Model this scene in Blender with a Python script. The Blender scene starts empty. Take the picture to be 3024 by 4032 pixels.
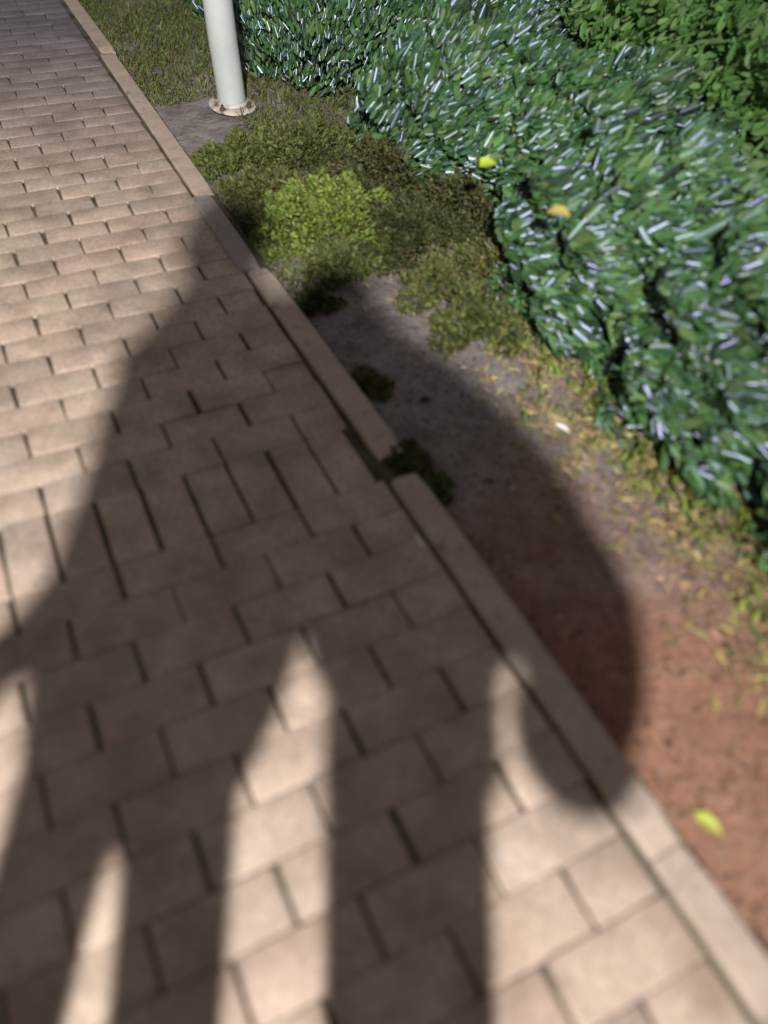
import bpy, bmesh, math, random
import numpy as np
from mathutils import Vector, Matrix
R = math.radians
sc = bpy.context.scene
COL = sc.collection

# ------------------------------------------------------------------ camera
PITCH, ROLL, CAM_H = 0.824, 0.055, 1.249          # 47 degrees below the horizon, slight roll
rv = Vector((1, 0, 0)); fv = Vector((0, math.cos(PITCH), -math.sin(PITCH))); uv_ = Vector((0, math.sin(PITCH), math.cos(PITCH)))
cr, sr = math.cos(ROLL), math.sin(ROLL)
cx = rv*cr + uv_*sr; cy = uv_*cr - rv*sr; cz = -fv
cam_d = bpy.data.cameras.new('camera'); cam = bpy.data.objects.new('camera', cam_d); COL.objects.link(cam)
M = Matrix((cx, cy, cz)).transposed().to_4x4(); M.translation = Vector((0, 0, CAM_H)); cam.matrix_world = M
cam_d.sensor_fit = 'HORIZONTAL'; cam_d.sensor_width = 26.0; cam_d.lens = 26.03
cam_d.clip_start = 0.02; cam_d.clip_end = 300
cam_d.dof.use_dof = True; cam_d.dof.focus_distance = 3.4; cam_d.dof.aperture_fstop = 0.85
sc.camera = cam

# ------------------------------------------------------------------ night sky
w = bpy.data.worlds.new('World'); sc.world = w; w.use_nodes = True
nt = w.node_tree; nt.nodes.clear()
sky = nt.nodes.new('ShaderNodeTexSky'); sky.sky_type = 'NISHITA'; sky.sun_disc = False
sky.sun_elevation = R(3); sky.sun_rotation = R(170)
hs = nt.nodes.new('ShaderNodeMix'); hs.data_type = 'RGBA'; hs.inputs[0].default_value = 0.72
hs.inputs[7].default_value = (1.52, 1.34, 1.34, 1)                # city glow
bg = nt.nodes.new('ShaderNodeBackground'); bg.inputs['Strength'].default_value = 0.15
ow = nt.nodes.new('ShaderNodeOutputWorld')
nt.links.new(sky.outputs[0], hs.inputs[6]); nt.links.new(hs.outputs[2], bg.inputs['Color']); nt.links.new(bg.outputs[0], ow.inputs[0])
sc.view_settings.view_transform = 'Standard'; sc.view_settings.look = 'None'
sc.view_settings.exposure = 0.0; sc.view_settings.gamma = 1.0

LAMP = Vector((0.2, -4.0, 4.0))
LAMP_POWER = 4450; LAMP_COLOR = (1.0, 0.97, 0.97)

# ------------------------------------------------------------------ path frame: u across the path (to the right), v along it (towards the camera)
PSI, X0, Y0 = 0.494, -0.886, 1.6
cp, sp = math.cos(PSI), math.sin(PSI)
def P(u, v, z=0.0): return (X0 + u*cp + v*sp, Y0 + u*sp - v*cp, z)
def Pn(u, v): return X0 + u*cp + v*sp, Y0 + u*sp - v*cp

# ------------------------------------------------------------------ materials
def nodes(m): m.use_nodes = True; return m.node_tree, m.node_tree.nodes['Principled BSDF']
def ramp(t, fac, stops):
    r = t.nodes.new('ShaderNodeValToRGB'); e = r.color_ramp.elements
    while len(e) < len(stops): e.new(0.5)
    for i, (p, c) in enumerate(stops): e[i].position = p; e[i].color = (*c, 1)
    t.links.new(fac, r.inputs[0]); return r.outputs[0]
def noise(t, scale, detail=4, rough=0.55, coord='Object', dist=0):
    tc = t.nodes.new('ShaderNodeTexCoord'); n = t.nodes.new('ShaderNodeTexNoise')
    n.inputs['Scale'].default_value = scale; n.inputs['Detail'].default_value = detail
    n.inputs['Roughness'].default_value = rough; n.inputs['Distortion'].default_value = dist
    t.links.new(tc.outputs[coord], n.inputs['Vector']); return n.outputs['Fac']
def mix(t, fac, a, b, mode='MIX'):
    m = t.nodes.new('ShaderNodeMix'); m.data_type = 'RGBA'; m.blend_type = mode
    for s, v in ((m.inputs[0], fac), (m.inputs[6], a), (m.inputs[7], b)):
        if isinstance(v, (int, float)): s.default_value = v
        elif isinstance(v, tuple): s.default_value = (*v, 1)
        else: t.links.new(v, s)
    return m.outputs[2]
def bump(t, b, h, strength, dist):
    n = t.nodes.new('ShaderNodeBump'); n.inputs['Strength'].default_value = strength; n.inputs['Distance'].default_value = dist
    t.links.new(h, n.inputs['Height']); t.links.new(n.outputs[0], b.inputs['Normal'])
def attr(t, name='Col'):
    a = t.nodes.new('ShaderNodeAttribute'); a.attribute_name = name; return a.outputs['Color']
def plain(name, col, rough=0.6, metal=0.0, sc_=30, var=0.25):
    m = bpy.data.materials.new(name); t, b = nodes(m)
    n = noise(t, sc_); c = ramp(t, n, [(0.3, tuple(x*(1-var) for x in col)), (0.7, tuple(min(1, x*(1+var)) for x in col))])
    t.links.new(c, b.inputs['Base Color']); b.inputs['Roughness'].default_value = rough; b.inputs['Metallic'].default_value = metal
    return m

def m_paver():
    m = bpy.data.materials.new('paver_concrete'); t, b = nodes(m)
    n1 = noise(t, 5.5, 5); n2 = noise(t, 90, 6, 0.7); n3 = noise(t, 14, 5, 0.6)
    dirt = ramp(t, n1, [(0.34, (0.66, 0.62, 0.60)), (0.58, (1.03, 1.02, 1.01))])
    c = mix(t, 0.85, attr(t), dirt, 'MULTIPLY')
    c = mix(t, 1.0, c, ramp(t, n2, [(0.3, (0.66, 0.66, 0.66)), (0.7, (1.24, 1.24, 1.23))]), 'MULTIPLY')
    c = mix(t, 1.0, c, ramp(t, n3, [(0.35, (0.84, 0.85, 0.85)), (0.6, (1.04, 1.03, 1.03))]), 'MULTIPLY')
    t.links.new(c, b.inputs['Base Color']); b.inputs['Roughness'].default_value = 0.82
    bump(t, b, n2, 0.5, 0.002); return m
def m_soil():
    m = bpy.data.materials.new('red_soil'); t, b = nodes(m)
    tc = t.nodes.new('ShaderNodeTexCoord'); sp_ = t.nodes.new('ShaderNodeSeparateXYZ'); t.links.new(tc.outputs['Object'], sp_.inputs[0])
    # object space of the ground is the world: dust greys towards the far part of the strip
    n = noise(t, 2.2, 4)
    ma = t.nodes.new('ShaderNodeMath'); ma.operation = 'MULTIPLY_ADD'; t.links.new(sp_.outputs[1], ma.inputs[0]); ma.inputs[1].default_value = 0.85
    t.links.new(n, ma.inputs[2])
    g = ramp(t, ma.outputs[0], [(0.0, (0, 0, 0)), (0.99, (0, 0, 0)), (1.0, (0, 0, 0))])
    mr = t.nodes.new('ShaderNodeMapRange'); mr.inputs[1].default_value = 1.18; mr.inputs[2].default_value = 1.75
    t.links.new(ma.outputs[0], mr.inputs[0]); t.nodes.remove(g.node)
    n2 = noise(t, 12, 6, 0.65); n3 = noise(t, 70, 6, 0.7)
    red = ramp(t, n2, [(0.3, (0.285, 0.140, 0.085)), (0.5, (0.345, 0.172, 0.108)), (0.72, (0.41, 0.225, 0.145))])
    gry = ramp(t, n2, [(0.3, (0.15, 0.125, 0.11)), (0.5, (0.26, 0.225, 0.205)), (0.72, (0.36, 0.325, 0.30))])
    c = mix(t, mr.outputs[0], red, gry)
    c = mix(t, 1.0, c, ramp(t, n3, [(0.32, (0.68, 0.68, 0.68)), (0.68, (1.2, 1.2, 1.2))]), 'MULTIPLY')
    t.links.new(c, b.inputs['Base Color']); b.inputs['Roughness'].default_value = 0.95
    hh = t.nodes.new('ShaderNodeMath'); hh.operation = 'MULTIPLY_ADD'; t.links.new(n2, hh.inputs[0]); hh.inputs[1].default_value = 2.0; t.links.new(n3, hh.inputs[2])
    bump(t, b, hh.outputs[0], 0.9, 0.012); return m
def m_leaf(name, rough=0.3, spec=0.6, tint=(1, 1, 1), trans=0.0, coat=0.0):
    m = bpy.data.materials.new(name); t, b = nodes(m)
    n = noise(t, 26, 3)
    c = mix(t, 1.0, attr(t), ramp(t, n, [(0.3, (0.75, 0.78, 0.72)), (0.7, (1.2, 1.2, 1.15))]), 'MULTIPLY')
    t.links.new(c, b.inputs['Base Color']); b.inputs['Roughness'].default_value = rough
    b.inputs['Specular IOR Level'].default_value = spec; b.inputs['Specular Tint'].default_value = (*tint, 1)
    b.inputs['Coat Weight'].default_value = coat; b.inputs['Coat Roughness'].default_value = 0.2
    if trans:
        tr = t.nodes.new('ShaderNodeBsdfTranslucent'); t.links.new(c, tr.inputs['Color'])
        mx = t.nodes.new('ShaderNodeMixShader'); mx.inputs[0].default_value = trans
        o = t.nodes['Material Output']; t.links.new(b.outputs[0], mx.inputs[1]); t.links.new(tr.outputs[0], mx.inputs[2]); t.links.new(mx.outputs[0], o.inputs[0])
    return m
MAT = dict(
    paver=m_paver(), soil=m_soil(),
    joint=plain('joint_dirt', (0.075, 0.062, 0.038), 1.0, 0, 7, 0.75),
    shrub=m_leaf('glossy_leaf', 0.32, 1.0, (0.58, 0.57, 1.0), 0.15, 0.0),
    shrub_small=m_leaf('small_glossy_leaf', 0.27, 1.0, (0.60, 0.58, 1.0), 0.15, 0.0),
    shrub_soft=m_leaf('soft_leaf', 0.5, 0.5, (0.9, 1, 0.9), 0.4),
    herb=m_leaf('herb_leaf', 0.55, 0.35, (1, 1, 0.9), 0.2),
    litter=m_leaf('dry_litter', 0.75, 0.25),
    stem=plain('bark', (0.09, 0.065, 0.045), 0.9, 0, 25, 0.4),
    pole=None,
)
def m_pole():
    m = bpy.data.materials.new('painted_steel'); t, b = nodes(m)
    n = noise(t, 6, 5); n2 = noise(t, 45, 4, 0.6)
    c = ramp(t, n, [(0.3, (0.44, 0.48, 0.46)), (0.7, (0.53, 0.57, 0.55))])
    c = mix(t, ramp(t, n2, [(0.62, (0, 0, 0)), (0.74, (0.5, 0.5, 0.5))]), c, (0.40, 0.36, 0.28))
    t.links.new(c, b.inputs['Base Color']); b.inputs['Roughness'].default_value = 0.45; return m
MAT['pole'] = m_pole()
def m_flange():
    m = bpy.data.materials.new('stained_white_flange'); t, b = nodes(m)
    n = noise(t, 22, 5, 0.6)
    c = ramp(t, n, [(0.38, (0.18, 0.11, 0.07)), (0.46, (0.50, 0.43, 0.36)), (0.7, (0.60, 0.55, 0.51))])
    t.links.new(c, b.inputs['Base Color']); b.inputs['Roughness'].default_value = 0.6; return m
MAT['flange'] = m_flange()

# ------------------------------------------------------------------ helpers
def tag(o, label=None, cat=None, group=None, kind=None):
    for k, v in (('label', label), ('category', cat), ('group', group), ('kind', kind)):
        if v: o[k] = v
    return o
def link(name, me, mat, parent=None, loc=None):
    o = bpy.data.objects.new(name, me); COL.objects.link(o)
    if mat is not None: me.materials.append(mat)
    if parent: o.parent = parent
    if loc: o.location = loc
    return o
def empty(name, loc, label, cat, group=None):
    o = bpy.data.objects.new(name, None); COL.objects.link(o); o.location = loc; o.empty_display_size = 0.1
    return tag(o, label, cat, group)
def mesh_np(name, V, F, colors=None):
    """V (n,3); F (m,k) with equal k; colors per face (m,3)"""
    me = bpy.data.meshes.new(name); F = np.asarray(F, dtype=np.int32); k = F.shape[1]
    me.vertices.add(len(V)); me.vertices.foreach_set('co', np.asarray(V, dtype=np.float32).ravel())
    me.loops.add(F.size); me.loops.foreach_set('vertex_index', F.ravel())
    me.polygons.add(len(F)); me.polygons.foreach_set('loop_start', np.arange(0, F.size, k, dtype=np.int32))
    me.update(calc_edges=True)
    if colors is not None:
        a = me.color_attributes.new('Col', 'FLOAT_COLOR', 'CORNER')
        c = np.ones((len(F), k, 4), dtype=np.float32); c[:, :, :3] = colors[:, None, :]
        a.data.foreach_set('color', c.ravel())
    return me
def smooth(me): me.polygons.foreach_set('use_smooth', [True]*len(me.polygons)); return me
def tube(bm, pts, rads, seg=16, cap=True):
    rings = []
    for i, p in enumerate(pts):
        p = Vector(p); d = (Vector(pts[min(i+1, len(pts)-1)]) - Vector(pts[max(i-1, 0)])).normalized()
        a = d.orthogonal().normalized() if not rings else (a - d*a.dot(d)).normalized()
        b = d.cross(a)
        rings.append([bm.verts.new(p + (a*math.cos(t) + b*math.sin(t))*rads[i]) for t in [2*math.pi*j/seg for j in range(seg)]])
    for r0, r1 in zip(rings, rings[1:]):
        for j in range(seg): bm.faces.new((r0[j], r0[(j+1) % seg], r1[(j+1) % seg], r1[j])).smooth = True
    if cap: bm.faces.new(rings[0][::-1]); bm.faces.new(rings[-1])
def bm_obj(name, bm, mat, parent=None, loc=None):
    me = bpy.data.meshes.new(name); bmesh.ops.recalc_face_normals(bm, faces=bm.faces); bm.to_mesh(me); bm.free()
    return link(name, me, mat, parent, loc)
def lathe(bm, prof, seg=32):
    rings = [[bm.verts.new((r*math.cos(2*math.pi*j/seg), r*math.sin(2*math.pi*j/seg), z)) for j in range(seg)] for r, z in prof]
    for r0, r1 in zip(rings, rings[1:]):
        for j in range(seg): bm.faces.new((r0[j], r0[(j+1) % seg], r1[(j+1) % seg], r1[j])).smooth = True
    bm.faces.new(rings[0][::-1]); bm.faces.new(rings[-1])

# ------------------------------------------------------------------ ground (one gently uneven sheet reaching far out)
SOIL_Z = -0.025
def soil_h(x, y):
    a, b = x-X0, y-Y0; u = a*cp + b*sp
    base = SOIL_Z + 0.010*np.sin(3.1*x+1.3)*np.sin(2.7*y) + 0.006*np.sin(9*x+2*y)*np.cos(8*y-3*x) + 0.003*np.sin(23*x+5*y)*np.sin(19*y)
    f = np.clip((u-0.72)/0.25, 0, 1)
    low = -0.07
    return np.where(u < 0.66, low, (SOIL_Z-0.014)*(1-f) + base*f)
g = np.concatenate([-np.geomspace(3, 150, 22)[::-1], np.arange(-2.95, 6.9, 0.05), np.geomspace(7, 150, 22)])
gx, gy = np.meshgrid(g, g, indexing='ij'); n_ = len(g)
V = np.stack([gx.ravel(), gy.ravel(), soil_h(gx, gy).ravel()], 1)
ii, jj = np.meshgrid(np.arange(n_-1), np.arange(n_-1), indexing='ij'); a = (ii*n_+jj).ravel()
o = link('ground', smooth(mesh_np('ground', V, np.stack([a, a+n_, a+n_+1, a+1], 1))), MAT['soil']); tag(o, kind='structure')

# ------------------------------------------------------------------ paving: brick pavers with wide head joints
rng = np.random.default_rng(4)
rects = []      # u0,u1,v0,v1
UL, UR = -3.2, 0.616
def row(v0, v1, phase):
    u = UR; first = True
    k = math.floor((UR-phase)/0.2)*0.2 + phase
    edges = [UR]
    while k > UL:
        if UR - k > 0.03: edges.append(k)
        k -= 0.2
    edges.append(UL)
    for b, a_ in zip(edges, edges[1:]): rects.append((a_, b, v0, v1))
v = 0.42; j = 0
while v > -9:
    row(v-0.098, v, 0.0 if j % 2 == 0 else 0.1); v -= 0.098; j += 1
row(0.42, 0.52, 0.1)
k = 0.60
while k > UL:                                  # a soldier course across the path
    rects.append((k-0.1, k, 0.52, 0.72)); k -= 0.1
row(0.72, 0.815, 0.0)
v = 0.815; j = 0
while v < 4.0:
    row(v, v+0.0985, 0.09 if j % 2 == 0 else 0.19); v += 0.0985; j += 1
VV = []; FF = []; CC = []
pal = np.array([(0.44, 0.350, 0.285), (0.47, 0.375, 0.29), (0.40, 0.33, 0.275), (0.45, 0.33, 0.275), (0.36, 0.30, 0.265), (0.48, 0.385, 0.30)])
for (a0, a1, b0, b1) in rects:
    soldier = (a1-a0) < 0.12 and (b1-b0) > 0.15
    gu = max(0.0015, 0.0040 + rng.normal(0, 0.0014) - 0.003*min(1, max(0, (-1.0-b0)/1.5))); gv = 0.0002 + abs(rng.normal(0, 0.0004))
    if soldier: gu = 0.005
    rot = rng.normal(0, 0.006)
    du, dv, dz = rng.normal(0, 0.001), rng.normal(0, 0.0007), rng.normal(0, 0.0012)
    tu, tv = rng.normal(0, 0.008), rng.normal(0, 0.008)
    cu, cv = (a0+a1)/2+du, (b0+b1)/2+dv; hu, hv = (a1-a0)/2-gu, (b1-b0)/2-gv
    base = len(VV)
    for lvl, (ins, z) in enumerate(((0.0, -0.05), (0.0, -0.003), (0.001, -0.0008), (0.003, 0.0))):
        for su, sv in ((-1, -1), (1, -1), (1, 1), (-1, 1)):
            lu, lv = su*(hu-ins), sv*(hv-ins)
            VV.append(P(cu+lu-rot*lv, cv+lv+rot*lu, z+dz+tu*lu+tv*lv))
    for lvl in range(3):
        for e in range(4):
            FF.append((base+lvl*4+e, base+lvl*4+(e+1) % 4, base+lvl*4+4+(e+1) % 4, base+lvl*4+4+e))
    FF.append((base+12, base+13, base+14, base+15))
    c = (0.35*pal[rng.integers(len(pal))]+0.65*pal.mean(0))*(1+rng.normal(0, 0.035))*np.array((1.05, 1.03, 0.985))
    far = min(1, max(0, (-0.9-(b0+b1)/2)/2.0)); c = c*(1-far)+np.array((0.170, 0.148, 0.160))*far*(1+rng.normal(0, 0.03))   # fading lamp light painted in: paver colour darkens to purple-grey up the path
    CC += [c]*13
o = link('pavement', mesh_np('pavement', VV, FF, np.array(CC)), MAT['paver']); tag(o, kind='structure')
bm = bmesh.new(); vs = [bm.verts.new(P(a_, b_, -0.0095)) for a_, b_ in ((UL, -9.2), (0.70, -9.2), (0.70, 4.2), (UL, 4.2))]; bm.faces.new(vs)
o = bm_obj('joint_bedding', bm, MAT['joint']); tag(o, kind='structure')

# ------------------------------------------------------------------ kerb stones
def m_kerb(name, cols):
    m = bpy.data.materials.new(name); t, b = nodes(m)
    n = noise(t, 7, 5); n2 = noise(t, 110, 5, 0.7)
    c = ramp(t, n, [(0.3, cols[0]), (0.65, cols[1])])
    c = mix(t, 1.0, c, ramp(t, n2, [(0.3, (0.8, 0.8, 0.8)), (0.7, (1.15, 1.15, 1.15))]), 'MULTIPLY')
    n4 = noise(t, 16, 6, 0.65); c = mix(t, ramp(t, n4, [(0.56, (0, 0, 0)), (0.68, (0.7, 0.7, 0.7))]), c, (0.17, 0.125, 0.09))
    t.links.new(c, b.inputs['Base Color']); b.inputs['Roughness'].default_value = 0.85; bump(t, b, n2, 0.6, 0.003); return m
MK = [m_kerb('kerb_concrete', ((0.36, 0.285, 0.22), (0.47, 0.375, 0.30))), m_kerb('kerb_concrete_dark', ((0.26, 0.22, 0.20), (0.34, 0.29, 0.265)))]
def kerb(v0, v1, du, dz, yaw, mat, label):
    L = v1-v0; W = 0.070; H = 0.13; bv = 0.006
    mid = P(0.623+W/2+du, (v0+v1)/2, 0)
    bm = bmesh.new(); nseg = max(2, int(L/0.05)); rings = []
    r_ = random.Random(int(v0*100)+7)
    for i in range(nseg+1):
        s = -L/2 + L*i/nseg; end = 0.006 if i in (0, nseg) else 0
        j_ = [r_.uniform(-0.0012, 0.0012) for _ in range(4)]
        prof = [(-W/2+end*.4, -H), (-W/2+end*.4+j_[0], 0.008-bv-end), (-W/2+bv+end, 0.008+j_[2]*.5-end), (W/2-bv-end, 0.008+j_[3]*.5-end), (W/2-end*.4+j_[1], 0.008-bv-end), (W/2-end*.4, -H)]
        rings.append([bm.verts.new((p[0], s, p[1])) for p in prof])
    for r0, r1 in zip(rings, rings[1:]):
        for q in range(6): bm.faces.new((r0[q], r0[(q+1) % 6], r1[(q+1) % 6], r1[q]))
    bm.faces.new(rings[0][::-1]); bm.faces.new(rings[-1])
    o = bm_obj('kerb_stone', bm, MK[mat], None, (mid[0], mid[1], dz))
    o.rotation_euler = (0, 0, PSI+math.pi+yaw)      # local +y runs towards larger v
    return tag(o, label, 'kerb stone', 'concrete kerb stones between the brick path and the soil')
kerb(-7.20, -4.30, 0.03, -0.004, 0, 0, 'kerb stone farthest up the path, faint at the top edge of the view')
kerb(-4.29, -2.42, 0.018, -0.006, 0.004, 0, 'dull kerb stone beside the olive grass above the white pole')
kerb(-2.40, -0.815, 0.006, -0.004, -0.004, 0, 'long pinkish kerb stone running past the base of the white pole')
kerb(-0.795, -0.275, -0.018, 0.003, -0.006, 1, 'short dark greyish kerb stone next to the lime green clump')
kerb(-0.255, 0.655, 0.004, 0.004, 0.010, 0, 'pale kerb stone in the shadow beside the dusty grey soil')
kerb(0.735, 1.657, 0.0, 0.005, 0.0, 0, 'kerb stone with the white stub lying against it, half in shadow')
kerb(1.660, 2.62, 0.002, 0.002, 0.002, 0, 'nearest kerb stone, in full lamp light at the lower right corner')

# ------------------------------------------------------------------ leaf clouds
D_GLOW = np.array([0.0, -0.88, 0.48])
def leaf_mesh(name, pos, axis, nrm, length, width, col, fold=0.18, curl=0.12):
    n = len(pos)
    A = axis/np.linalg.norm(axis, axis=1, keepdims=True)
    N = nrm - A*(nrm*A).sum(1, keepdims=True); N /= np.linalg.norm(N, axis=1, keepdims=True)+1e-9
    B = np.cross(N, A); L = length[:, None]; W = width[:, None]
    def p(a, b, c): return pos + A*L*a + B*W*b + N*c
    fo = W*fold
    V = np.stack([p(0, 0, 0), p(.28, -.5, fo), p(.68, -.42, fo-L*curl*.4), p(1, 0, -L*curl), p(.68, .42, fo-L*curl*.4), p(.28, .5, fo)], 1).reshape(-1, 3)
    i = np.arange(n)[:, None]*6
    F = np.concatenate([i+np.array([[0, 3, 2, 1]]), i+np.array([[0, 5, 4, 3]])], 1).reshape(-1, 4)
    return mesh_np(name, V, F, np.repeat(col, 2, axis=0))
def unit(v): return v/(np.linalg.norm(v, axis=1, keepdims=True)+1e-9)
def shell_points(rg, n, mounds, thick=0.35, gaps=0.0, zmin=0.0):
    """points through the outer part of a union of ellipsoids (x,y,z,rx,ry,rz)"""
    w_ = np.array([m[3]*m[4]+m[3]*m[5] for m in mounds]); w_ = w_/w_.sum(); out = []; outn = []
    for m, k in zip(mounds, (w_*n*1.6).astype(int)):
        d = unit(rg.normal(size=(k, 3))); d[:, 2] = np.where(d[:, 2] < -0.3, -d[:, 2], d[:, 2])
        r = 1-thick*rg.random(k)**1.6
        r *= 1+0.10*np.sin(d[:, 0]*9+m[0]*7)*np.sin(d[:, 1]*8+m[1]*5)+0.08*np.sin(d[:, 2]*13+d[:, 0]*11)
        pt = np.array(m[:3])+d*r[:, None]*np.array(m[3:6])
        keep = pt[:, 2] > zmin
        for q in mounds:
            if q is m: continue
            keep &= (((pt-np.array(q[:3]))/np.array(q[3:6]))**2).sum(1) > (1-thick)**2
        if gaps:
            h = np.sin(pt[:, 0]*17+m[2])*np.sin(pt[:, 1]*19)*np.sin(pt[:, 2]*21+pt[:, 0]*6)
            keep &= h < 1-gaps*1.0
        out.append(pt[keep]); outn.append(d[keep])
    return np.concatenate(out), np.concatenate(outn)
FOCUS = np.array([-0.45, 2.3, 0.1])
def shrub(name, base, mounds, n, length, width, palette, label, cat, seed, mat='shrub', jit=0.42, axis_jit=0.35, group=None, aw=1.0, gaps=0.12, zmin=0.0, hw=1.0):
    rg = np.random.default_rng(seed)
    root = empty(name, base, label, cat, group); b = np.array(base)
    pos, dn = shell_points(rg, n, mounds, 0.4, gaps, zmin)
    k = len(pos)
    # shoots arch outwards from the crown towards the open side; the blades turn to the light
    lp = np.array(LAMP)-pos; D_L = unit(unit(lp)*1.6+np.array([0, -.5, .25]))
    rad = pos-FOCUS; rad = unit(rad-D_L*(rad*D_L).sum(1, keepdims=True)*0.9); ax = unit(rad*aw + dn*0.25 + rg.normal(size=(k, 3))*axis_jit)
    nr = unit(D_L*hw + rg.normal(size=(k, 3))*jit + dn*0.25)
    sz = rg.lognormal(0, 0.22, k); ln = length*sz*rg.uniform(0.75, 1.25, k); wd = width*sz*rg.uniform(0.6, 1.25, k)
    pal_ = np.array(palette); ci = rg.integers(len(pal_), size=k)
    cl = pal_[ci]*(1+rg.normal(0, 0.18, (k, 1)))
    clump = 0.5+0.5*np.sin(pos[:, 0]*5.3+seed)*np.sin(pos[:, 1]*4.7+1)*np.sin(pos[:, 2]*6)
    cl = np.clip(cl*(0.75+0.5*clump[:, None]), 0.003, 0.9)
    link('foliage', leaf_mesh('foliage', pos-b, ax, nr, ln, wd, cl), MAT[mat], root)
    r2 = random.Random(seed)
    for m in mounds[:4]:
        for q in range(3):
            bm = bmesh.new(); tip = Vector((m[0]-b[0]+r2.uniform(-.5, .5)*m[3], m[1]-b[1]+r2.uniform(-.5, .5)*m[4], m[2]-b[2]+m[5]*r2.uniform(.3, .7)))
            s0 = Vector((r2.uniform(-.08, .08), r2.uniform(-.08, .08), SOIL_Z-b[2]-0.03)); s0.x += (m[0]-b[0])*0.5; s0.y += (m[1]-b[1])*0.5
            mid = (s0+tip)/2+Vector((r2.uniform(-.08, .08), r2.uniform(-.08, .08), 0.05))
            tube(bm, [s0, s0.lerp(mid, .5), mid, mid.lerp(tip, .6), tip], [.016, .013, .010, .007, .003], 7)
            bm_obj('stem', bm, MAT['stem'], root)
    return root
DG = [(0.055, 0.135, 0.036), (0.070, 0.165, 0.042), (0.035, 0.095, 0.036), (0.115, 0.190, 0.050), (0.080, 0.17, 0.06), (0.03, 0.06, 0.025)]
G2 = 'shrubs massed along the right side of the soil strip'
shrub('shrub', (-0.10, 4.15, SOIL_Z), [(-0.28, 4.05, 0.08, 0.50, 0.45, 0.36), (0.20, 4.25, 0.12, 0.6, 0.6, 0.45), (-0.70, 4.95, 0.1, 0.5, 0.5, 0.45)], 32000, 0.036, 0.013, DG,
      'small leaved shrub crowded with violet white glints right behind the white pole', 'shrub', 11, mat='shrub_small', jit=0.30, group=G2)
shrub('shrub', (0.45, 3.15, SOIL_Z), [(0.32, 3.22, 0.03, 0.50, 0.55, 0.38), (0.74, 2.78, 0.03, 0.5, 0.5, 0.38)], 30000, 0.044, 0.017, DG,
      'dark glossy shrub in the middle, between the pole shrub and the broad one', 'shrub', 12, jit=0.55, group=G2)
shrub('shrub', (0.95, 1.95, SOIL_Z), [(0.76, 2.20, 0.0, 0.48, 0.50, 0.38), (1.00, 1.70, 0.0, 0.46, 0.46, 0.36)], 32000, 0.044, 0.017, DG+[(0.09, 0.19, 0.06)],
      'broad bluish green shrub with pale streaky leaves above the yellow straw', 'shrub', 13, jit=0.40, group=G2)
shrub('shrub', (1.35, 1.15, SOIL_Z), [(1.17, 1.13, -0.02, 0.36, 0.36, 0.28), (1.5, 0.75, 0.0, 0.4, 0.4, 0.30)], 18000, 0.042, 0.017, DG+[(0.09, 0.19, 0.06)],
      'low shrub tip hanging over the red soil at the right edge', 'shrub', 14, jit=0.52, group=G2)
YG = [(0.14, 0.30, 0.075), (0.17, 0.33, 0.085), (0.12, 0.26, 0.07), (0.20, 0.31, 0.12), (0.09, 0.19, 0.05)]
shrub('hedge', (1.6, 3.4, SOIL_Z), [(1.10, 3.35, 0.22, 0.50, 0.6, 0.46), (1.36, 2.60, 0.22, 0.46, 0.55, 0.46), (1.0, 4.6, 0.3, 0.7, 0.7, 0.62), (1.9, 3.3, 0.3, 0.7, 0.8, 0.75), (1.75, 1.8, 0.2, 0.5, 0.6, 0.45), (2.3, 2.3, .4, .7, .9, .8), (2.2, 4.6, 0.4, 1.0, 0.9, 1.0), (1.0, 6.0, 0.4, 1.0, 0.9, 0.9)], 100000, 0.042, 0.017, YG,
      'taller soft yellow green hedge filling the top right corner', 'hedge', 15, mat='shrub_soft', jit=0.7, axis_jit=0.5)

# ------------------------------------------------------------------ low plants, grass, litter
def herb(name, x, y, r, h, n, palette, label, cat, seed, group=None, leaf=0.028, lw=0.012, up=0.6):
    rg = np.random.default_rng(seed); root_z = float(soil_h(np.array(x), np.array(y)))
    a_ = rg.uniform(0, 2*math.pi, n); q = rg.random(n)**0.62*r*1.15*(1+0.25*np.sin(a_*3+seed)+0.15*np.sin(a_*5))
    px = q*np.cos(a_); py = q*np.sin(a_); top = h*(1-(np.clip(q/r, 0, 1.3)/1.35)**2)*(0.70+0.30*np.sin(px*34+seed)*np.sin(py*29)+0.25*np.sin(px*61+py*17+seed))
    pz = np.clip(top, 0.005, 9)*(1-0.65*rg.random(n)**1.5)
    pos = np.stack([px, py, pz], 1)
    ax = unit(np.stack([np.cos(a_)*.6, np.sin(a_)*.6, np.full(n, up)], 1)+rg.normal(size=(n, 3))*0.5)
    nr = unit(np.array([0, -.4, .8])+rg.normal(size=(n, 3))*0.55)
    pl = np.array(palette); cl = np.clip(pl[rg.integers(len(pl), size=n)]*(1+rg.normal(0, 0.2, (n, 1))), .004, .9)
    me = leaf_mesh(name, pos, ax, nr, leaf*rg.lognormal(0, .33, n), lw*rg.lognormal(0, .3, n), cl)
    o = link(name, me, MAT['herb'], None, (x, y, root_z)); return tag(o, label, cat, group)
LIME = [(0.21, 0.30, 0.045), (0.25, 0.33, 0.055), (0.19, 0.27, 0.045), (0.11, 0.16, 0.03), (0.20, 0.21, 0.06), (0.10, 0.13, 0.03), (0.14, 0.165, 0.042)]
OLV = [(0.11, 0.135, 0.032), (0.14, 0.165, 0.042), (0.075, 0.10, 0.024), (0.15, 0.14, 0.05)]
DRK = [(0.045, 0.055, 0.018), (0.06, 0.075, 0.024), (0.075, 0.07, 0.03), (0.11, 0.13, 0.035)]
BRN = [(0.10, 0.085, 0.04), (0.13, 0.10, 0.05), (0.07, 0.075, 0.03)]
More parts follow.
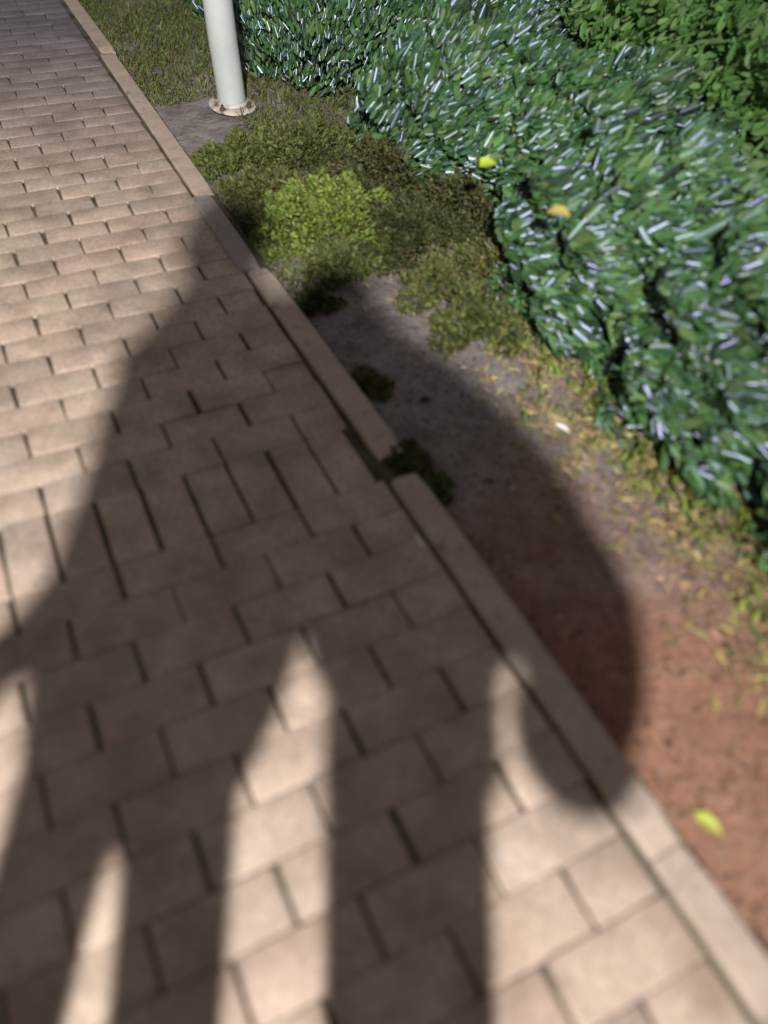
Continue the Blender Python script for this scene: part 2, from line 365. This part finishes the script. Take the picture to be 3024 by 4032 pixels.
GP = 'low plants growing on the soil strip'
def inv(px, py, z=SOIL_Z):
    dx, dy = px-829.5, py-1106; f = 1661
    ix = (cr*dx+sr*dy)/f; iy = (-sr*dx+cr*dy)/f
    d = rv*ix + fv - uv_*iy; t = (z-CAM_H)/d.z; return d.x*t, d.y*t
PL = [  # measured on the photo once, then fixed on the ground: x, y, radius, height, count, palette, label
    (-0.24, 2.52, 0.20, 0.11, 2600, LIME, 'bright lime green clump in the middle of the grass'),
    (-0.60, 2.98, 0.15, 0.08, 1500, OLV, 'olive clump at the kerb just below the white pole'),
    (-0.34, 3.02, 0.17, 0.09, 1700, DRK+OLV, 'dark shaggy clump between the pole base and the lime clump'),
    (-0.05, 2.85, 0.18, 0.13, 2000, DRK+BRN, 'brownish dark clump right above the lime one, under the shrubs'),
    (0.02, 2.42, 0.16, 0.12, 1900, DRK[:3], 'dark olive clump to the right of the lime one'),
    (-0.18, 2.24, 0.10, 0.06, 800, OLV+DRK, 'flat olive tuft below the lime clump at the edge of the shadow'),
    (0.13, 2.13, 0.10, 0.09, 900, OLV+BRN, 'brownish olive tuft below the dark olive clump'),
    (0.24, 1.93, 0.10, 0.10, 900, DRK+OLV, 'round yellow green tuft with a dark underside, lowest of the lit clumps'),
    (-0.43, 2.47, 0.10, 0.06, 700, DRK, 'small dark tuft leaning over the short kerb stone'),
    (-0.47, 2.72, 0.12, 0.07, 900, OLV+BRN, 'pale olive mat between the kerb and the shaggy clump'),
    (0.22, 2.62, 0.16, 0.12, 1500, DRK+BRN, 'brown tangled clump pressed against the middle shrub'),
    (0.30, 2.22, 0.12, 0.09, 1000, BRN+OLV, 'brown and olive clump at the foot of the broad shrub'),
    (-0.24, 2.02, 0.05, 0.04, 260, DRK, 'thin dark weed at the start of the pale kerb stone'),
    (-0.06, 1.64, 0.045, 0.04, 260, DRK+OLV, 'small weed in the shadow beside the middle of the pale kerb stone'),
    (0.045, 1.34, 0.050, 0.05, 420, DRK+OLV, 'dark green weed growing out of the gap between two kerb stones'),
    (0.115, 1.27, 0.030, 0.03, 160, OLV, 'pale green sprig beside the kerb gap weed'),
]
for i, a_ in enumerate(PL):
    herb('low_plant', a_[0], a_[1], a_[2]*1.15, a_[3]*1.15, int(a_[4]*3.0), a_[5], a_[6], 'plant', 40+i, GP, leaf=0.015 if a_[2] > .06 else 0.013, lw=0.008)
# grass: short blades over the verge
rg = np.random.default_rng(77)
def grass(name, n, region, palette, length, width, seed, bias=0.25):
    rg = np.random.default_rng(seed); U = rg.uniform(*region[0], n*3); Vv = rg.uniform(*region[1], n*3)
    keep = region[2](U, Vv, rg.random(n*3)); U, Vv = U[keep][:n], Vv[keep][:n]; k = len(U)
    x, y = Pn(U, Vv); pos = np.stack([x, y, soil_h(x, y)-0.002], 1)
    ax = unit(np.array([0, 0, 0.55])+rg.normal(size=(k, 3))*0.45); ax[:, 2] = abs(ax[:, 2])
    nr = unit(np.array([0, -.6, .6])+rg.normal(size=(k, 3))*0.6)
    pl = np.array(palette); cl = np.clip(pl[rg.integers(len(pl), size=k)]*(1+rg.normal(0, .2, (k, 1))), .004, .9)
    o = link(name, leaf_mesh(name, pos, ax, nr, length*rg.uniform(.5, 1.5, k), width*rg.uniform(.7, 1.3, k), cl), MAT['herb'])
    return tag(o, None, None, None, 'stuff')
def patch(U, V): return 0.5+0.5*np.sin(U*6.1+1)*np.sin(V*4.3+.5)+0.25*np.sin(U*17)*np.sin(V*13)
o = grass('grass', 90000, ((0.71, 2.6), (-7.0, 0.2), lambda U, V, r: (r < np.clip(patch(U, V)+.35, 0, 1)) & (V < -0.15-0.2*(U > .9)*(U-.9)) & ~((U < 1.0) & (V > -1.75) & (V < -1.05))), OLV+OLV+LIME[2:3]+BRN, 0.030, 0.005, 5)
tag(o, 'short olive grass on the verge around the white pole', 'grass')
o = grass('weeds', 17000, ((0.95, 1.8), (-1.2, 2.3), lambda U, V, r: r < np.exp(-((U-(1.42-0.04*V))/0.15)**2)*(.55+.45*np.sin(U*27+V*11)*np.sin(V*19))), OLV+LIME+[(0.05, 0.12, 0.05)], 0.034, 0.008, 6)
tag(o, 'scattered green weeds along the foot of the shrubs', 'weeds')
# dry straw and leaf litter on the soil
def litter(name, n, region, palette, length, width, seed, label):
    rg = np.random.default_rng(seed); U = rg.uniform(*region[0], n*4); Vv = rg.uniform(*region[1], n*4)
    keep = region[2](U, Vv, rg.random(n*4)); U, Vv = U[keep][:n], Vv[keep][:n]; k = len(U)
    x, y = Pn(U, Vv); pos = np.stack([x, y, soil_h(x, y)+0.003+0.004*rg.random(k)], 1)
    th = rg.normal(-0.6, 1.0, k)
    ax = np.stack([np.cos(th), np.sin(th), rg.normal(0, .05, k)], 1)
    nr = unit(np.array([0, 0, 1.])+rg.normal(size=(k, 3))*0.22)
    pl = np.array(palette); cl = np.clip(pl[rg.integers(len(pl), size=k)]*(1+rg.normal(0, .15, (k, 1))), .004, .9)
    o = link(name, leaf_mesh(name, pos, ax, nr, length*rg.uniform(.4, 1.5, k), width*rg.uniform(.6, 1.4, k), cl, .1, .03), MAT['litter'])
    return tag(o, label, 'litter', None, 'stuff')
STR = [(0.46, 0.35, 0.13), (0.52, 0.43, 0.15), (0.30, 0.20, 0.10), (0.22, 0.22, 0.08), (0.36, 0.23, 0.15), (0.20, 0.20, 0.09), (0.16, 0.10, 0.06)]
litter('straw_litter', 6800, ((0.85, 1.75), (-0.8, 2.2), lambda U, V, r: r < np.exp(-((U-(1.26-0.05*V+0.03*np.sin(V*7)))/0.15)**2)*(.6+.4*np.sin(U*31+V*9)*np.sin(V*23))), STR, 0.040, 0.005, 8, 'yellow dry straw scattered along the foot of the shrubs')
litter('leaf_litter', 420, ((0.72, 1.7), (-0.5, 2.4), lambda U, V, r: r < np.clip((U-.72)*1.3, 0, .8)), [(0.42, 0.26, 0.17), (0.45, 0.34, 0.22), (0.30, 0.17, 0.10), (0.5, 0.36, 0.25)], 0.028, 0.007, 9, 'small pale dry bits spread over the red soil')
litter('dirt_crumbs', 2600, ((0.66, 1.6), (-0.9, 2.3), lambda U, V, r: r < .35+.65*np.exp(-((U-.71)/.04)**2)), [(0.05, 0.04, 0.025), (0.10, 0.07, 0.045), (0.14, 0.09, 0.06), (0.22, 0.17, 0.13)], 0.010, 0.006, 10, 'dark crumbs and tiny stones on the bare soil')

# single bits that can be pointed at
def bit(name, px, py, ang, L, W, col, label, cat, z=0.006, on=None, mat='litter', group=None):
    x, y = inv(px, py, on if on is not None else SOIL_Z)
    zz = (on if on is not None else float(soil_h(np.array(x), np.array(y))))+z
    rg = np.random.default_rng(int(px)); 
    A = np.array([[math.cos(ang), math.sin(ang), 0.06]]); N = np.array([[0.05, -0.15, 1.0]])
    n = 3
    me = leaf_mesh(name, np.zeros((1, 3)), A, N, np.array([L]), np.array([W]), np.array([col]), .2, .08)
    o = link(name, me, MAT[mat], None, (x, y, zz)); return tag(o, label, cat, group)
bit('fallen_leaf', 1500, 1750, -0.75, 0.055, 0.026, (0.40, 0.42, 0.08), 'yellow leaf lying alone on the red soil near the lower right', 'leaf')
bit('fallen_leaf', 1550, 1060, -1.2, 0.07, 0.036, (0.14, 0.30, 0.07), 'bright green leaf on the straw at the right edge', 'leaf')
bit('fallen_leaf', 1530, 1035, 0.1, 0.04, 0.025, (0.5, 0.5, 0.42), 'pale leaf touching the bright green one', 'leaf')
bit('fallen_leaf', 1345, 940, -0.5, 0.04, 0.02, (0.55, 0.45, 0.16), 'yellow brown leaf among the straw below the shrubs', 'leaf')
bit('fallen_leaf', 1460, 1000, -0.3, 0.045, 0.026, (0.52, 0.32, 0.13), 'orange brown leaf in the straw', 'leaf')
bit('stray_leaf', 1035, 365, 0.6, 0.06, 0.045, (0.42, 0.55, 0.05), 'bright lime leaf caught on the middle shrub', 'leaf', on=0.36)
bit('stray_leaf', 1180, 462, -0.3, 0.06, 0.045, (0.45, 0.36, 0.12), 'tan dead leaf caught on the broad shrub', 'leaf', on=0.37)
bit('fallen_leaf', 905, 862, 0.3, 0.035, 0.018, (0.03, 0.02, 0.015), 'dark curled leaf on the grey soil in the shadow', 'leaf')
bit('fallen_leaf', 1050, 1040, 0.1, 0.02, 0.012, (0.03, 0.02, 0.015), 'tiny dark leaf in the shadow right of the kerb gap', 'leaf')
bit('paper_scrap', 598, 478, 0.5, 0.06, 0.03, (0.75, 0.72, 0.70), 'white scrap lying beside the lime green clump', 'litter', z=0.035)
bit('paper_scrap', 1195, 920, -0.7, 0.05, 0.016, (0.72, 0.68, 0.68), 'thin whitish scrap at the right edge of the big shadow', 'litter', z=0.012)
# cigarette stub against the kerb
x, y = inv(897, 1158, 0.004); x2, y2 = inv(914, 1184, 0.004)
st = empty('cigarette_stub', (x, y, 0.007), 'thin white cigarette stub lying along the kerb in the shadow', 'cigarette')
bm = bmesh.new(); tube(bm, [(0, 0, 0), (x2-x, y2-y, 0)], [.0028, .0028], 10); bm_obj('paper_tube', bm, plain('white_paper', (0.8, 0.8, 0.8), .8, 0, 80, .05), st)
d_ = Vector((x2-x, y2-y, 0)).normalized()*0.010
bm = bmesh.new(); tube(bm, [-d_, (0, 0, 0)], [.0029, .0029], 10); bm_obj('filter', bm, plain('filter_tan', (0.5, 0.32, 0.16), .8, 0, 80, .1), st)

# ------------------------------------------------------------------ white pole
px_, py_ = inv(503, 236)
pz_ = float(soil_h(np.array(px_), np.array(py_)))
pole = empty('pole', (px_, py_, pz_), 'round white painted metal pole on a stained flange at the edge of the grass', 'pole')
bm = bmesh.new(); n = 14
pts = [(0, 0, 0.0), (0.0, 0, 0.05), (-0.004, 0.0, 0.12), (-0.012, 0.0, 0.25), (-0.022, 0, 0.5), (-0.04, 0, 1.0), (-0.055, 0, 1.8), (-0.06, 0, 3.0)]
tube(bm, pts, [.058]*8, 40); bm_obj('shaft', bm, MAT['pole'], pole)
bm = bmesh.new(); lathe(bm, [(0.062, 2.995), (0.064, 3.0), (0.064, 3.02), (0.05, 3.045), (0.02, 3.055)], 32)
c_ = bm_obj('cap', bm, MAT['pole'], pole); c_.location = (-0.06, 0, 0)
bm = bmesh.new(); lathe(bm, [(0.098, 0.0), (0.100, 0.003), (0.100, 0.009), (0.097, 0.011), (0.061, 0.012)], 48)
fl = bm_obj('flange', bm, MAT['flange'], pole); fl.location = (0, 0, 0.012); fl.rotation_euler = (R(2), R(5), 0)
bm = bmesh.new(); lathe(bm, [(0.0655, 0.010), (0.064, 0.018), (0.0595, 0.024)], 40); bm_obj('weld_collar', bm, MAT['flange'], pole, (0, 0, 0.012))
rust = plain('rusty_bolt', (0.10, 0.065, 0.045), .8, 0.3, 60, .4)
for q in range(4):
    th = R(-110+90*q); bm = bmesh.new(); lathe(bm, [(0.011, 0.0), (0.011, 0.008), (0.009, 0.010), (0.0055, 0.0105), (0.0055, 0.020), (0.004, 0.022)], 6)
    b_ = bm_obj('bolt', bm, rust, pole, (0.081*math.cos(th), 0.081*math.sin(th), 0.022))

# ------------------------------------------------------------------ the street lamp behind the camera that lights the scene
def street_lamp():
    bx, by = 1.15, -4.2
    root = empty('street_lamp', (bx, by, 0), 'lit grey street lamp behind the two people', 'street lamp')
    steel = plain('lamp_post_steel', (0.30, 0.31, 0.31), .5, .4, 20, .15)
    bm = bmesh.new(); tube(bm, [(0, 0, -0.05), (0, 0, 2.0), (0, 0, 4.05)], [.06, .05, .04], 20); bm_obj('post', bm, steel, root)
    bm = bmesh.new(); tube(bm, [(0, 0, 4.0), (-.15, .03, 4.16), (-.45, .1, 4.2), (-.75, .17, 4.17)], [.035, .03, .028, .028], 14); bm_obj('arm', bm, steel, root)
    bm = bmesh.new(); lathe(bm, [(0.20, 4.06), (0.205, 4.09), (0.16, 4.15), (0.08, 4.19), (0.03, 4.20)], 28)
    hd = bm_obj('lamp_head', bm, steel, root); hd.location = (LAMP.x-bx, LAMP.y-by, 0.0)
    bm = bmesh.new(); lathe(bm, [(0.17, 4.056), (0.17, 4.075), (0.01, 4.076)], 28)
    em = bpy.data.materials.new('lamp_glass'); t, b = nodes(em); b.inputs['Emission Color'].default_value = (1, .96, .92, 1); b.inputs['Emission Strength'].default_value = 8
    df = bm_obj('diffuser', bm, em, root); df.location = hd.location
    ld = bpy.data.lights.new('lamp_light', 'SPOT'); ld.energy = LAMP_POWER; ld.color = LAMP_COLOR; ld.shadow_soft_size = 0.10
    ld.spot_size = R(72); ld.spot_blend = 1.0
    lo = bpy.data.objects.new('lamp_light', ld); COL.objects.link(lo); lo.parent = root; lo.location = (LAMP.x-bx, LAMP.y-by, LAMP.z)
    aim = Vector((-1.8, 1.6, 0.0))-LAMP; lo.rotation_euler = aim.to_track_quat('-Z', 'Y').to_euler()
street_lamp()

# ------------------------------------------------------------------ the two people whose shadows fall on the path
def skin(name, chains, mat, parent, sub=2):
    """chains: lists of (x,y,z,rx,ry); points with equal coordinates are shared"""
    bm = bmesh.new(); L = bm.verts.layers.skin.verify(); idx = {}
    for ch in chains:
        prev = None
        for p in ch:
            key = tuple(round(c, 4) for c in p[:3])
            if key not in idx:
                v = bm.verts.new(p[:3]); v[L].radius = (p[3], p[4] if len(p) > 4 else p[3]); idx[key] = v
                if len(idx) == 1: v[L].use_root = True
            v = idx[key]
            if prev is not None and prev is not v and not bm.edges.get((prev, v)): bm.edges.new((prev, v))
            prev = v
    me = bpy.data.meshes.new(name); bm.to_mesh(me); bm.free()
    o = link(name, me, mat, parent)
    m = o.modifiers.new('skin', 'SKIN'); m.use_smooth_shade = True
    s = o.modifiers.new('sub', 'SUBSURF'); s.levels = sub; s.render_levels = sub
    return o
SKINM = plain('skin', (0.45, 0.28, 0.20), .6, 0, 20, .08); HAIR = plain('dark_hair', (0.02, 0.015, 0.012), .5, 0, 60, .3)
def ell(bm, c, r, seg=20):
    m = Matrix.Translation(c) @ Matrix.Diagonal((*r, 1)); bmesh.ops.create_uvsphere(bm, u_segments=seg, v_segments=seg//2+2, radius=1, matrix=m)
def hand(wrist, d):
    wrist = Vector(wrist); d = Vector(d).normalized(); s = Vector((1, 0, 0)) - d*d.x; s.normalize(); n = d.cross(s); out = []
    palm = wrist+d*.05
    out.append([(*wrist, .022, .028), (*palm, .020, .036)])
    for i, l in enumerate((.075, .085, .08, .06)):
        o_ = palm+s*((i-1.5)*.019); k = o_+d*l*.5+n*.01; e = k+d*l*.5+n*.03
        out.append([(*palm, .020, .036), (*(o_+d*.02), .011), (*k, .0095), (*e, .008)])
    th = wrist+d*.02+s*.03
    out.append([(*wrist, .022, .028), (*th, .012), (*(th+d*.03+s*.015), .010), (*(th+d*.055+s*.012), .008)])
    return out
def person(name, loc, label, D, top, trouser):
    root = empty(name, loc, label, 'person')
    cl = plain('jacket_cloth', top, .9, 0, 40, .15); tr = plain('trouser_cloth', trouser, .9, 0, 50, .15)
    hx, hy, hz = D['head']
    skin('body', [[(*D['chest'], .10, .08), (*D['neck'], .052), (hx, hy, hz-.06, .072, .078), (hx, hy, hz+.02, .082, .092), (hx, hy, hz+.085, .06, .07)]]
         + [[(*D['chest'], .10, .08), (*a['sh'], .05), (*a['el'], .04), (*a['wr'], .026)] for a in D['arms']]
         + [[(*a['wr'], .026)] + h[0][1:] if i == 0 else h for a in D['arms'] for i, h in [(0, hand(a['wr'], a['dir']))]]
         + [f for a in D['arms'] for f in hand(a['wr'], a['dir'])[1:]]
         + [[(*D['chest'], .10, .08), (*D['pelvis'], .11, .09)]] + [[(*D['pelvis'], .11, .09), (*l['hip'], .08), (*l['kn'], .052), (*l['an'], .036), (l['an'][0], l['an'][1]+.14, .03, .03)] for l in D['legs']], SKINM, root)
    bm = bmesh.new(); seg = 28; rings = []
    for (c0, c1, z, rx, ry) in D['coat']:
        rings.append([bm.verts.new((c0+rx*math.cos(t), c1+ry*math.sin(t)*(1+.05*math.sin(3*t+z*9)), z+.008*math.sin(4*t))) for t in [2*math.pi*q/seg for q in range(seg)]])
    for r0, r1 in zip(rings, rings[1:]):
        for q in range(seg): bm.faces.new((r0[q], r0[(q+1) % seg], r1[(q+1) % seg], r1[q])).smooth = True
    for a in D['arms']:
        s_, e_, c_ = Vector(a['sh']), Vector(a['el']), Vector(a['cuff']); r_ = a['r']
        q_ = e_*2-(s_+c_)/2; n_ = 9; T = [i/(n_-1) for i in range(n_)]      # a smooth bent sleeve through the elbow
        tube(bm, [s_*(1-t)**2+q_*2*t*(1-t)+c_*t*t for t in T], [r_[0]*.9+(r_[1]-r_[0]*.9)*t*2 if t < .5 else r_[1]+(r_[2]-r_[1])*(t-.5)*2 for t in T], 20)
    bm_obj('jacket', bm, cl, root)
    skin('trousers', [[(*D['pelvis'], .13, .11), (*l['hip'], l['r'][0]), (*l['kn'], l['r'][1]), (*l['hem'], l['r'][2])] for l in D['legs']], tr, root)
    bm = bmesh.new(); ell(bm, (hx, hy-.015, hz+.03), (.092, .105, .098)); ell(bm, (hx, hy-.07, hz-.03), (.07, .05, .09))
    bm_obj('hair', bm, HAIR, root)
    for l in D['legs']:
        bm = bmesh.new(); ell(bm, (l['an'][0], l['an'][1]+.07, .045), (.05, .135, .045)); ell(bm, (l['an'][0], l['an'][1]-.02, .07), (.045, .05, .05)); bm_obj('shoe', bm, HAIR, root)
    for s in (-1, 1):
        bm = bmesh.new(); ell(bm, (hx+s*.03, hy+.085, hz+.0), (.012, .008, .008), 10); bm_obj('eye', bm, HAIR, root)
    bm = bmesh.new(); ell(bm, (hx, hy+.098, hz-.03), (.013, .018, .02), 10); bm_obj('nose', bm, SKINM, root)
# left, taller one (local coordinates: origin on the ground, facing +y)
person('person', (-0.27, -0.25, 0), 'taller person in a long dark coat walking on the left behind the camera', dict(
    head=(0.02, 0, 1.60), neck=(0.02, 0, 1.46), chest=(0.03, 0, 1.25), pelvis=(-.02, 0, .90),
    coat=[(-.02, 0, .70, .155, .12), (-.005, 0, .80, .185, .13), (.01, 0, .92, .205, .14), (.035, 0, 1.12, .20, .14), (.045, 0, 1.25, .20, .13), (.04, 0, 1.39, .165, .11), (.03, 0, 1.47, .11, .09), (.02, 0, 1.53, .06, .07)],
    arms=[dict(sh=(-.09, 0, 1.36), el=(-.105, -.02, 1.03), wr=(-.25, .02, .80), cuff=(-.24, .02, .81), dir=(-.5, .1, -.7), r=(.065, .055, .036)),
          dict(sh=(.16, 0, 1.34), el=(.19, -.03, 1.10), wr=(.13, .12, .96), cuff=(.135, .11, .97), dir=(-.3, .6, -.6), r=(.07, .055, .045))],
    legs=[dict(hip=(-.095, 0, .74), kn=(-.125, .0, .46), an=(-.15, 0, .08), hem=(-.15, 0, .10), r=(.085, .074, .062)),
          dict(hip=(.05, 0, .72), kn=(.054, .02, .46), an=(.065, .03, .08), hem=(.065, .03, .10), r=(.085, .078, .07))]), (.05, .05, .06), (.03, .035, .05))
person('person', (0.09, -0.25, 0), 'shorter person in a loose wide sleeved jacket standing on the right behind the camera', dict(
    head=(-.13, .03, 1.42), neck=(-.09, .02, 1.30), chest=(-0.01, 0, 1.12), pelvis=(.0, 0, .90),
    coat=[(-.01, 0, .86, .135, .12), (.01, 0, .93, .17, .13), (.0, 0, 1.02, .22, .14), (.0, 0, 1.14, .23, .14), (-.01, 0, 1.24, .21, .13), (-.05, 0, 1.33, .17, .11), (-.09, .01, 1.40, .10, .09), (-.11, .02, 1.45, .06, .07)],
    arms=[dict(sh=(.14, 0, 1.22), el=(.257, -.04, .97), wr=(.235, .0, .80), cuff=(.228, .0, .765), dir=(0, .6, -.4), r=(.085, .105, .088)),
          dict(sh=(-.14, 0, 1.22), el=(-.13, -.05, 1.04), wr=(-.10, .10, 1.10), cuff=(-.10, .09, 1.095), dir=(0.1, 1, .3), r=(.08, .065, .055))],
    legs=[dict(hip=(-.03, 0, .76), kn=(-.032, .02, .45), an=(-.03, -.05, .08), hem=(-.03, -.04, .10), r=(.10, .085, .075)),
          dict(hip=(.03, 0, .76), kn=(.03, .0, .45), an=(.04, .05, .08), hem=(.04, .04, .10), r=(.095, .08, .07))]), (.07, .05, .05), (.03, .03, .035))
